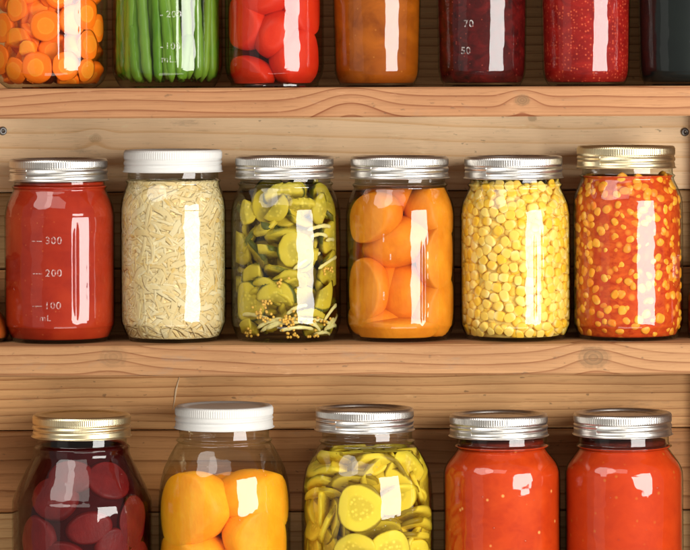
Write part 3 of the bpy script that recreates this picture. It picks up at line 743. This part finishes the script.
for i, (px, py, dep, rx, rz, ry, rot) in enumerate(spec):
    V, Fc = blob(rx * S, ry * S, rz * S, 36, 24, 0.10, 50, i)
    if i < 9 or i == 10:
        q = at(jb1, px, py, dep); m = rin(jb1, q.z, 0.0012); dep = -math.sqrt(max(1e-6, m * m - min(abs(q.x), 0.96 * m) ** 2)) + ry * S * (0.55 if abs(q.x) < 0.7 * m else 0.2)
    M = Matrix.Translation(at(jb1, px, py, dep)) @ Matrix.Rotation(R_(rot), 4, 'Y')
    piece('beet', jb1, V, Fc, BE, M, {0: bl[3], 1: bl[1], 2: bl[2]}.get(i, 'dark red beet sunk in the juice of the gold lidded jar'), 'beet', 'beets in the gold lidded jar', gap=0.0012, top=zof(452, 0) - jb1.z)
brine(jb1, liquid('beet_juice', (0.62, 0.010, 0.03), 165), zof(441, 0) - jb1.z, 'dark red beet juice filling the gold lidded jar')

mass('beet_puree', jb1, sauce('beet_wine', (0.0385, 0.0018, 0.0042), (0.0605, 0.0024, 0.0054), scale=40, sss=0.0), zof(443, 0) - jb1.z, 'cloudy dark wine red juice between the beets', 'beet juice', gap=0.0032, lump=0.0024)
# tomatoes
TO = flesh('tomato_flesh', (0.527, 0.0154, 0.0056), (0.629, 0.035, 0.0084), 40, sss=0.25, alt=(0.4675, 0.021, 0.007))
spec = [(246, 24, -0.014, 27, 26, 24, 10), (276, 34, -0.018, 22, 26, 22, 20), (296, 58, -0.016, 28, 32, 24, 0), (248, 76, -0.016, 27, 20, 24, 10), (262, -4, -0.018, 28, 20, 22, 0), (304, 8, -0.012, 26, 30, 24, 0), (272, 60, 0.012, 42, 36, 20, 0), (272, 0, 0.014, 42, 40, 20, 0), (272, -30, -0.01, 40, 20, 26, 0)]
tl = ['red tomato at the bean side of the tomato jar, above the dark gap', 'red tomato in the middle of its jar with a pointed lower end', 'large red tomato under the broad highlight of the tomato jar', 'red tomato on the bottom of its jar, at the bean side']
for i, (px, py, dep, rx, rz, ry, rot) in enumerate(spec):
    V, Fc = blob(rx * S, ry * S, rz * S, 40, 26, 0.09, 50, i + 40)
    M = Matrix.Translation(at(jt3, px, py, dep)) @ Matrix.Rotation(R_(rot), 4, 'Y')
    piece('tomato', jt3, V, Fc, TO, M, tl[i] if i < 4 else 'red tomato packed deeper or higher in the tomato jar', 'tomato', 'whole tomatoes in the top shelf jar', gap=0.0028)
brine(jt3, liquid('tomato_juice', (0.80, 0.16, 0.06), 28), jt3.top - 0.02, 'thin reddish juice around the whole tomatoes')

rng.seed(15)
# carrots
CAR = carrot_mat()
def disc(r, t, seg=36, wav=0.04, seed=0, bend=0.0, crinkle=0.0):
    V, Fc = [], []
    rr = [0.25, 0.5, 0.75, 0.92, 1.0, 1.0, 0.92, 0.75, 0.5, 0.25]
    zz = [1, 1, 1, 0.97, 0.7, -0.7, -0.97, -1, -1, -1]
    for a, b in zip(rr, zz):
        for k in range(seg):
            th = 2 * PI * k / seg
            w = 1 + wav * mnoise.noise(Vector((math.cos(th) * 1.4 + seed * 5, math.sin(th) * 1.4, seed)))
            x, y = r * a * w * math.cos(th), r * a * w * math.sin(th)
            V.append(Vector((x, y, b * t / 2 + bend * x * x / r + crinkle * math.sin(x * 1500))))
    V.append(Vector((0, 0, t / 2))); top = len(V) - 1
    V.append(Vector((0, 0, -t / 2))); bot = len(V) - 1
    for i in range(9):
        for k in range(seg):
            p = i * seg + k; q = i * seg + (k + 1) % seg
            Fc.append((p, p + seg, q + seg, q))
    for k in range(seg):
        Fc.append((top, k, (k + 1) % seg)); Fc.append((bot, 9 * seg + (k + 1) % seg, 9 * seg + k))
    return V, Fc
spec = [(46, 26, -0.034, 15.5, 0.05, 0.0), (15, 8, -0.032, 13, -0.2, 0.3), (67, 66, -0.0365, 14.5, 0.0, 0.1), (36, 68, -0.036, 16, -0.1, -0.2), (13, 71, -0.031, 13.5, -0.25, 0.1), (91, 70, -0.030, 12, 0.5, 0.0),
        (40, 10, -0.028, 17, -0.1, -0.2), (92, 45, -0.028, 15, 0.5, 0.2), (28, 49, -0.034, 9, -0.2, 0.9), (17, 38, -0.030, 14, -0.3, 1.0), (73, 20, -0.032, 15, 0.6, 0.0), (76, 45, -0.029, 13, 0.4, -0.5),
        (60, -6, -0.034, 15, 0.1, 0.4), (88, 14, -0.028, 16, 0.6, 0.1), (2, 28, -0.022, 15, -0.7, 0.1), (57, 48, -0.024, 15, 0, 0.5), (-2, 60, -0.02, 15, -0.8, 0), (68, 80, -0.027, 11, 0.1, 0.8), (30, -12, -0.033, 15, -0.1, 0.2), (100, 28, -0.018, 14, 0.9, 0)]
lab = ['round carrot slice with a pale core facing out above the middle', 'carrot slice high on the shaded side of its jar', 'bright orange carrot slice under the highlight', 'large carrot slice low in the middle of the jar', 'carrot slice on the jar bottom, at the end away from the beans', 'oval carrot slice in the bottom corner by the beans']
for i, (px, py, dep, r, yaw, tip) in enumerate(spec):
    V, Fc = disc(r * S, 0.006, 36, 0.10, i)
    M = Matrix.Translation(at(jt1, px, py, dep)) @ facing(0, U(0, 6), tip, yaw)
    piece('carrot_slice', jt1, V, Fc, CAR, M, lab[i] if i < 6 else 'orange carrot slice packed among the others in the carrot jar', 'carrot slice', 'carrot slices in the top shelf jar')
for p, th in spread(jt1, 110, 0.0090, PI, 0.008, jt1.top - 0.03, (0.0085, 0.026)):
    V, Fc = disc(U(0.0095, 0.0125), 0.006, 24, 0.1, p.x * 900)
    piece('carrot_slice', jt1, V, Fc, CAR, Matrix.Translation(p) @ facing(th, U(0, 6), U(-1, 1), U(-.7, .7)), 'orange carrot slice packed among the others in the carrot jar', 'carrot slice', 'carrot slices in the top shelf jar')
brine(jt1, liquid('carrot_water', (1.0, 0.50, 0.08), 2.5), jt1.top - 0.02, 'thin orange liquid around the carrot slices')

rng.seed(16)
# green beans
n = NT('green_bean'); co = n.coord(); t = n.noise(n.map(co, scale=(1, 1, 0.2)), 150.0, 4.0, 0.6)
bc = n.ramp(t, [(0.3, (0.045, 0.135, 0.006)), (0.7, (0.11, 0.225, 0.012))]); bc = n.mix(n.m('MULTIPLY', n.rnd(), 0.5), bc, (0.23, 0.34, 0.05))
BEAN = n.done(n.bsdf(bc, 0.35, spec=0.15, sss=0.15, sssr=(0.002, 0.0025, 0.0006), normal=n.bump(t, 0.3, 0.0006)))
def bean(th0, ins, slope, z0, z1, r, wig, label):
    path, rr = [], []
    N = 22
    for k in range(N):
        u = k / (N - 1); z = z0 + (z1 - z0) * u
        th = th0 + slope * u + wig * math.sin(u * 3.0 + th0 * 5)
        path.append(polar(jt2, th, max(z, 0.004), ins))
        e = min(1.0, u / 0.07, (1 - u) / 0.05); rr.append(r * (0.35 + 0.65 * max(0, e) ** 0.5) * (1 + 0.06 * math.sin(u * 40 + th0 * 9)))
    V, Fc = tube(path, rr, 14)
    c = Vector(path[0])
    W = clampv(jt2, V, 0.0019, 0.003)
    o = link('green_bean', mesh('green_bean', [w - c for w in W], Fc, BEAN)); o.location = (jt2.x + c.x, c.y, jt2.z + c.z)
    tag(o, label, 'green bean', 'green beans in the top shelf jar')
BL = 'green bean standing upright among the others in its jar'
th = -1.75
i = 0
while th < 1.75:
    r = U(0.0033, 0.0040)
    bean(th, r + U(0.0003, 0.0020), U(-0.20, 0.12) - (0.10 if -0.6 < th < 0.4 else 0), U(0.004, 0.009), U(0.095, 0.112), r, U(-0.06, 0.06), BL)
    th += r * 2.12 / 0.034; i += 1
for th, sl, z1 in ((-0.62, -0.12, 0.045), (0.30, 0.24, 0.038), (0.12, -0.32, 0.11), (-0.9, 0.28, 0.1)):
    bean(th, 0.0036, sl, 0.0045, z1, 0.0036, 0.03, 'green bean lying slanted in front of the upright beans')
for k in range(26):
    bean(-PI + k * 2 * PI / 26, 0.0115 + U(-.001, .001), U(-0.3, 0.3), U(0.004, 0.008), U(0.09, 0.11), U(0.0036, 0.0042), 0.05, BL)
for k in range(12):
    bean(2.0 + k * 2.28 / 12, 0.0045, U(-0.2, 0.2), U(0.004, 0.008), U(0.09, 0.11), U(0.0036, 0.0042), 0.05, BL)
brine(jt2, liquid('bean_water', (0.65, 0.80, 0.22), 10), jt2.top - 0.02, 'thin greenish liquid around the beans')

rng.seed(17)
# pickles in the middle jar
CU1 = cucumber_mat('olive_cucumber', (0.0731, 0.0779, 0.007), (0.516, 0.3936, 0.035), (0.43, 0.3362, 0.0385), 0.0145, (0.62, 0.62, 0.35))
CU2 = cucumber_mat('yellow_cucumber', (0.26, 0.17, 0.008), (0.74, 0.56, 0.045), (0.60, 0.44, 0.035), 0.0172, (0.78, 0.64, 0.40))
def wedge(r, t, a0, a1, seg=20, seed=0):
    """a cut piece of cucumber: sector of a slice"""
    V, Fc = [], []
    for zz in (t / 2, -t / 2):
        V.append(Vector((0, 0, zz)))
        for rr in (0.5, 0.9, 1.0):
            for k in range(seg + 1):
                a = a0 + (a1 - a0) * k / seg
                w = 1 + 0.06 * mnoise.noise(Vector((math.cos(a) * 2, math.sin(a) * 2, seed)))
                V.append(Vector((r * rr * w * math.cos(a), r * rr * w * math.sin(a), zz * (1 if rr < 0.95 else 0.7))))
    m = seg + 1; h = 1 + 3 * m
    for s in (0, 1):
        o = s * h
        for k in range(seg):
            f = [(o, o + 1 + k, o + 2 + k)]
            for q in (0, 1):
                b = o + 1 + q * m
                f.append((b + k, b + m + k, b + m + k + 1, b + k + 1))
            Fc += [tuple(reversed(x)) for x in f] if s else f
    for k in range(seg):
        a = 1 + 2 * m + k; Fc.append((a, a + h, a + h + 1, a + 1))
    for e in (0, seg):
        ring = [0, 1 + e, 1 + m + e, 1 + 2 * m + e]
        for p, q in zip(ring, ring[1:]): Fc.append((p, q, q + h, p + h) if e else (q, p, p + h, q + h))
    return V, Fc
G1 = 'pickle pieces in the mustard seed jar'
spec = [(243, 212, -0.024, 13, 0.0, -0.3, 'd'), (272, 206, -0.030, 14, -0.2, 0.3, 'w'), (300, 207, -0.033, 15, 0.2, 1.0, 'd'), (325, 210, -0.02, 15, 0.5, 0.2, 'w'), (258, 232, -0.033, 19, -0.2, 1.15, 'w'), (283, 238, -0.034, 19, 0.0, 1.1, 'd'),
        (262, 253, -0.035, 17, -0.1, 1.2, 'w'), (296, 250, -0.033, 19, 0.1, 0.25, 'd'), (331, 238, -0.018, 19, 1.0, 0.1, 'd'), (262, 277, -0.034, 20, -0.2, 1.0, 'w'), (288, 282, -0.032, 18, 0.1, 0.9, 'd'), (247, 302, -0.029, 21, -0.5, 0.1, 'd'),
        (275, 300, -0.030, 18, 0, 0.4, 'w'), (318, 291, -0.026, 19, 0.5, -0.2, 'w'), (330, 268, -0.018, 19, 0.9, 0.3, 'd'), (310, 262, -0.028, 17, 0.4, 0.9, 'w'), (305, 318, -0.031, 19, 0.3, 1.1, 'd'), (238, 248, -0.020, 18, -0.9, 0.3, 'd'), (238, 278, -0.02, 17, -0.9, 0.5, 'w'), (320, 326, -0.026, 17, 0.6, 0.9, 'w'), (255, 328, -0.03, 17, -.4, 1.2, 'w')]
for i, (px, py, dep, r, yaw, tip, k) in enumerate(spec):
    V, Fc = disc(r * S, U(0.0032, 0.0044), 44, 0.14, i + 3, U(-.12, .12), 0.00035) if k == 'd' else wedge(r * S * 1.15, U(0.0045, 0.006), -0.2, U(2.2, 3.1), 20, i)
    dep = snug(jm3, px, py, dep, r * S, yaw, tip)
    piece('pickle_chunk', jm3, V, Fc, CU1, Matrix.Translation(at(jm3, px, py, dep)) @ facing(0, U(0, 6), tip, yaw), {11: 'pale oval pickle slice with green rim low at the sauerkraut side', 8: 'bright olive pickle slice at the peach side of the jar'}.get(i, 'olive green pickle chunk among the others in the mustard seed jar'), 'pickle', G1, gap=0.0034)
for p, th in spread(jm3, 70, 0.0090, PI, 0.010, zof(190, 0) - jm3.z, (0.0085, 0.024)):
    V, Fc = disc(U(0.011, 0.0145), 0.0040, 32, 0.12, p.x * 700, U(-.12, .12), 0.00035)
    piece('pickle_chunk', jm3, V, Fc, CU1, Matrix.Translation(p) @ facing(th, U(0, 6), U(-1.2, 1.2), U(-.7, .7)), 'olive green pickle chunk among the others in the mustard seed jar', 'pickle', G1, gap=0.0034)
ON = flesh('onion_shred', (0.62, 0.52, 0.20), (0.72, 0.63, 0.30), 120, sss=0.3, alt=(0.5, 0.4, 0.1))
for i in range(20):
    z = U(0.005, 0.020) if i < 15 else U(0.03, 0.08); th = U(-1.3, 1.1); L = U(0.3, 0.8); sl = U(-0.010, 0.012); ins = U(0.001, 0.004)
    path = [polar(jm3, th + L * u, max(0.0045, z + sl * u + 0.002 * math.sin(u * 3)), ins) for u in [k / 11 for k in range(12)]]
    V, Fc = tube(path, [U(0.0011, 0.0016) * (0.5 if k in (0, 11) else 1) for k in range(12)], 8, 0.6); c = path[0]
    W = clampv(jm3, V, 0.0016, 0.003)
    o = link('onion_shred', mesh('onion_shred', [w - c for w in W], Fc, ON)); o.location = (jm3.x + c.x, c.y, jm3.z + c.z)
    tag(o, 'pale curved onion shred near the bottom of the mustard seed jar', 'onion shred', 'onion shreds in the mustard seed jar')
MU = flesh('mustard_seed', (0.66, 0.36, 0.05), (0.76, 0.46, 0.08), 500, sss=0.0, alt=(0.5, 0.22, 0.03), spec=0.2)
V, Fc = blob(0.00100, 0.0010, 0.00105, 10, 7, 0.05); seedm = mesh('mustard_seed', V, Fc, MU)
for cx, cy, nn, sp in ((262, 315, 20, 7), (288, 320, 26, 7), (292, 337, 12, 8), (248, 334, 8, 7), (328, 270, 10, 4.5), (322, 322, 8, 7), (280, 282, 6, 6), (265, 303, 12, 5), (318, 337, 8, 7)):
    for k in range(nn):
        px = cx + rng.gauss(0, sp * 0.75); py = min(340.5, cy + rng.gauss(0, sp * 0.55)); th = math.asin(max(-0.95, min(0.95, (px - 285) / 53.0)))
        p = polar(jm3, th, max(0.0042, zof(py, -0.034 * math.cos(th), px) - jm3.z), U(0.0004, 0.0012))
        o = link('mustard_seed', seedm); o.location = (jm3.x + p.x, p.y, jm3.z + p.z)
        tag(o, 'tiny ochre mustard seed clinging inside the glass of its pickle jar', 'mustard seed', 'mustard seeds in the pickle jar')
brine(jm3, liquid('pickle_brine', (0.92, 0.78, 0.18), 14), zof(186, 0) - jm3.z, 'yellow green brine around the pickle chunks')

rng.seed(18)
# pickle slices in the lower jar
G2 = 'pickle slices in the wide jar'
spec = [(358, 508, -0.0415, 24, 0.0, 0.03), (389, 552, -0.0400, 22, 0.15, 0.05), (353, 553, -0.040, 22, -0.1, 0.5), (372, 470, -0.034, 26, 0.1, 0.75), (403, 470, -0.026, 23, 0.5, 0.4), (422, 492, -0.016, 30, 1.25, 0.0), (331, 478, -0.033, 23, -0.4, 0.95),
        (325, 487, -0.034, 23, -0.4, 1.0), (322, 496, -0.034, 22, -0.3, 1.1), (313, 520, -0.026, 26, -1.2, 0.1), (330, 520, -0.036, 24, -1.25, -0.2), (340, 528, -0.036, 24, -1.35, 0.1), (408, 515, -0.034, 26, 0.5, 1.1), (412, 528, -0.034, 25, 0.5, 1.15),
        (405, 540, -0.034, 24, 0.4, 1.2), (424, 535, -0.020, 24, 1.2, 0.1), (310, 550, -0.024, 24, -1.2, 0.0), (352, 457, -0.028, 24, 0.0, 1.15), (385, 455, -0.026, 26, 0.1, 1.1), (335, 462, -0.022, 24, -0.6, 0.9), (326, 548, -0.036, 22, -1.0, 0.1), (375, 530, -0.032, 25, 0.2, 0.9), (352, 485, -0.030, 25, 0, 1.0), (395, 497, -0.034, 23, .4, .9), (412, 560, -0.03, 22, .5, .2), (335, 575, -0.036, 22, -.3, .1), (370, 585, -0.04, 23, 0, .2)]
lab = ['round yellow pickle slice facing out in the middle of the wide jar', 'round yellow pickle slice at the frame edge below the facing one', 'tilted yellow pickle slice beside the lower facing slice', 'broad yellow pickle slice just under the neck of the wide jar']
for i, (px, py, dep, r, yaw, tip) in enumerate(spec):
    V, Fc = disc(r * S, 0.0034, 44, 0.08, i + 9, bend=U(-0.12, 0.12) if i > 1 else 0.02)
    dep = dep if i < 3 else snug(jb3, px, py, dep, r * S, yaw, tip) + 0.002
    piece('pickle_slice', jb3, V, Fc, CU2, Matrix.Translation(at(jb3, px, py, dep)) @ facing(0, U(0, 6), tip, yaw), lab[i] if i < 4 else 'yellow pickle slice packed among the others in the wide jar', 'pickle slice', G2, top=zof(448, 0) - jb3.z)
for p, th in spread(jb3, 110, 0.0095, PI, 0.010, zof(452, 0) - jb3.z, (0.0085, 0.030)):
    if any((p - at(jb3, *q)).length < 0.0255 for q in ((358, 508, -0.0415), (389, 552, -0.040))): continue
    V, Fc = disc(U(0.0145, 0.0172), 0.0034, 32, 0.1, p.x * 700, bend=U(-.15, .15))
    piece('pickle_slice', jb3, V, Fc, CU2, Matrix.Translation(p) @ facing(th, U(0, 6), U(-1.2, 1.2), U(-1, 1)), 'yellow pickle slice packed among the others in the wide jar', 'pickle slice', G2, top=zof(448, 0) - jb3.z)
brine(jb3, liquid('yellow_brine', (0.96, 0.80, 0.14), 9), zof(447, 0) - jb3.z, 'clear yellow brine around the pickle slices')

BUB = glass_mat('bubble_skin', (0.97, 0.97, 0.97), 1.9)
V, Fc = blob(0.0006, 0.0006, 0.0006, 12, 8, 0.0); bubm = mesh('air_bubble', V, Fc, BUB)
for j, what, spots in ((jb4, 'red sauce beside the pickle slices', ((478, 497), (521, 541), (530, 500), (489, 528), (455, 485))), (jb5, 'red sauce with dark residue', ((604, 498), (640, 530), (652, 488), (612, 540))),
                       (jb3, 'yellow pickle brine', ((388, 520), (394, 523), (383, 526), (372, 530), (376, 468))), (jb2, 'yellow peach syrup', ((240, 520), (262, 470), (180, 470), (205, 468)))):
    for px, py in spots:
        th = math.asin(max(-0.95, min(0.95, (px - j.px) * S / j.R))); p = polar(j, th, zof(py, -j.R * math.cos(th), px) - j.z, -0.0002)
        o = link('air_bubble', bubm); o.location = (j.x + p.x, p.y, j.z + p.z); k = U(0.7, 1.5); o.scale = (k, k, k)
        tag(o, 'tiny air bubble against the glass in the ' + what, 'air bubble', 'air bubbles in the ' + what)

# ------------------------------------------------------------------ lights, world, camera
def area(name, loc, target, sx, sy, L, col=(1, 1, 1), shape='RECTANGLE'):
    li = bpy.data.lights.new(name, 'AREA'); li.shape = shape; li.size = sx; li.size_y = sy
    A = sx * sy * (PI / 4 if shape in ('ELLIPSE', 'DISK') else 1)
    li.energy = L * PI * A; li.color = col
    o = bpy.data.objects.new(name, li); C.objects.link(o); o.location = loc
    d = Vector(target) - Vector(loc); o.rotation_euler = d.to_track_quat('-Z', 'Y').to_euler()
    return o
zmid = zof(275)
area('softbox_lamp', (0.78, -0.91, zmid + 0.06), (0, 0, zmid + 0.06), 0.77, 0.62, 15.0, (1.0, 0.965, 0.92))
area('fill_softbox_lamp', (-0.95, -1.00, zmid + 1.05), (0, 0, zmid), 1.15, 1.0, 4.8, (1.0, 0.96, 0.9), 'ELLIPSE')
area('side_bounce_lamp', (-1.20, -1.05, zmid + 0.0), (0, 0, zmid), 0.7, 1.2, 0.3, (1.0, 0.95, 0.88))
area('added_high_fill_lamp', (-0.35, -1.6, zmid + 1.35), (0, 0, zmid), 1.5, 0.8, 2.4, (1.0, 0.95, 0.88))  # added soft fill from high up in front, not a known source
area('added_low_fill_lamp', (0.15, -1.15, zmid - 0.80), (0, 0, zmid), 1.3, 0.6, 3.4, (1.0, 0.94, 0.86))  # added low fill that brightens the back boards under the shelf

w = bpy.data.worlds.new('World'); bpy.context.scene.world = w; w.use_nodes = True
bg = w.node_tree.nodes['Background']; bg.inputs[0].default_value = (1.0, 0.93, 0.85, 1); bg.inputs[1].default_value = 0.27

cam = bpy.data.cameras.new('camera'); co = bpy.data.objects.new('camera', cam); C.objects.link(co)
cam.sensor_width = 36.0; cam.lens = 36.0 * F / 690.0; cam.shift_y = -(275.0 - YH) / 690.0
cam.clip_start = 0.05; cam.clip_end = 50
co.location = (0, -D, ZC)
co.rotation_euler = (Matrix.Rotation(PI / 2, 4, 'X') @ Matrix.Rotation(ROLL, 4, 'Z')).to_euler()
sc = bpy.context.scene; sc.camera = co
sc.view_settings.view_transform = 'Standard'; sc.view_settings.look = 'None'; sc.view_settings.gamma = 1.0; sc.view_settings.exposure = 0.0
sc.render.engine = 'CYCLES'
cy = sc.cycles
cy.use_denoising = True
cy.max_bounces = 10; cy.diffuse_bounces = 4; cy.glossy_bounces = 5; cy.transmission_bounces = 6; cy.transparent_max_bounces = 24; cy.volume_bounces = 0
cy.caustics_reflective = False; cy.caustics_refractive = False
cy.sample_clamp_indirect = 6.0
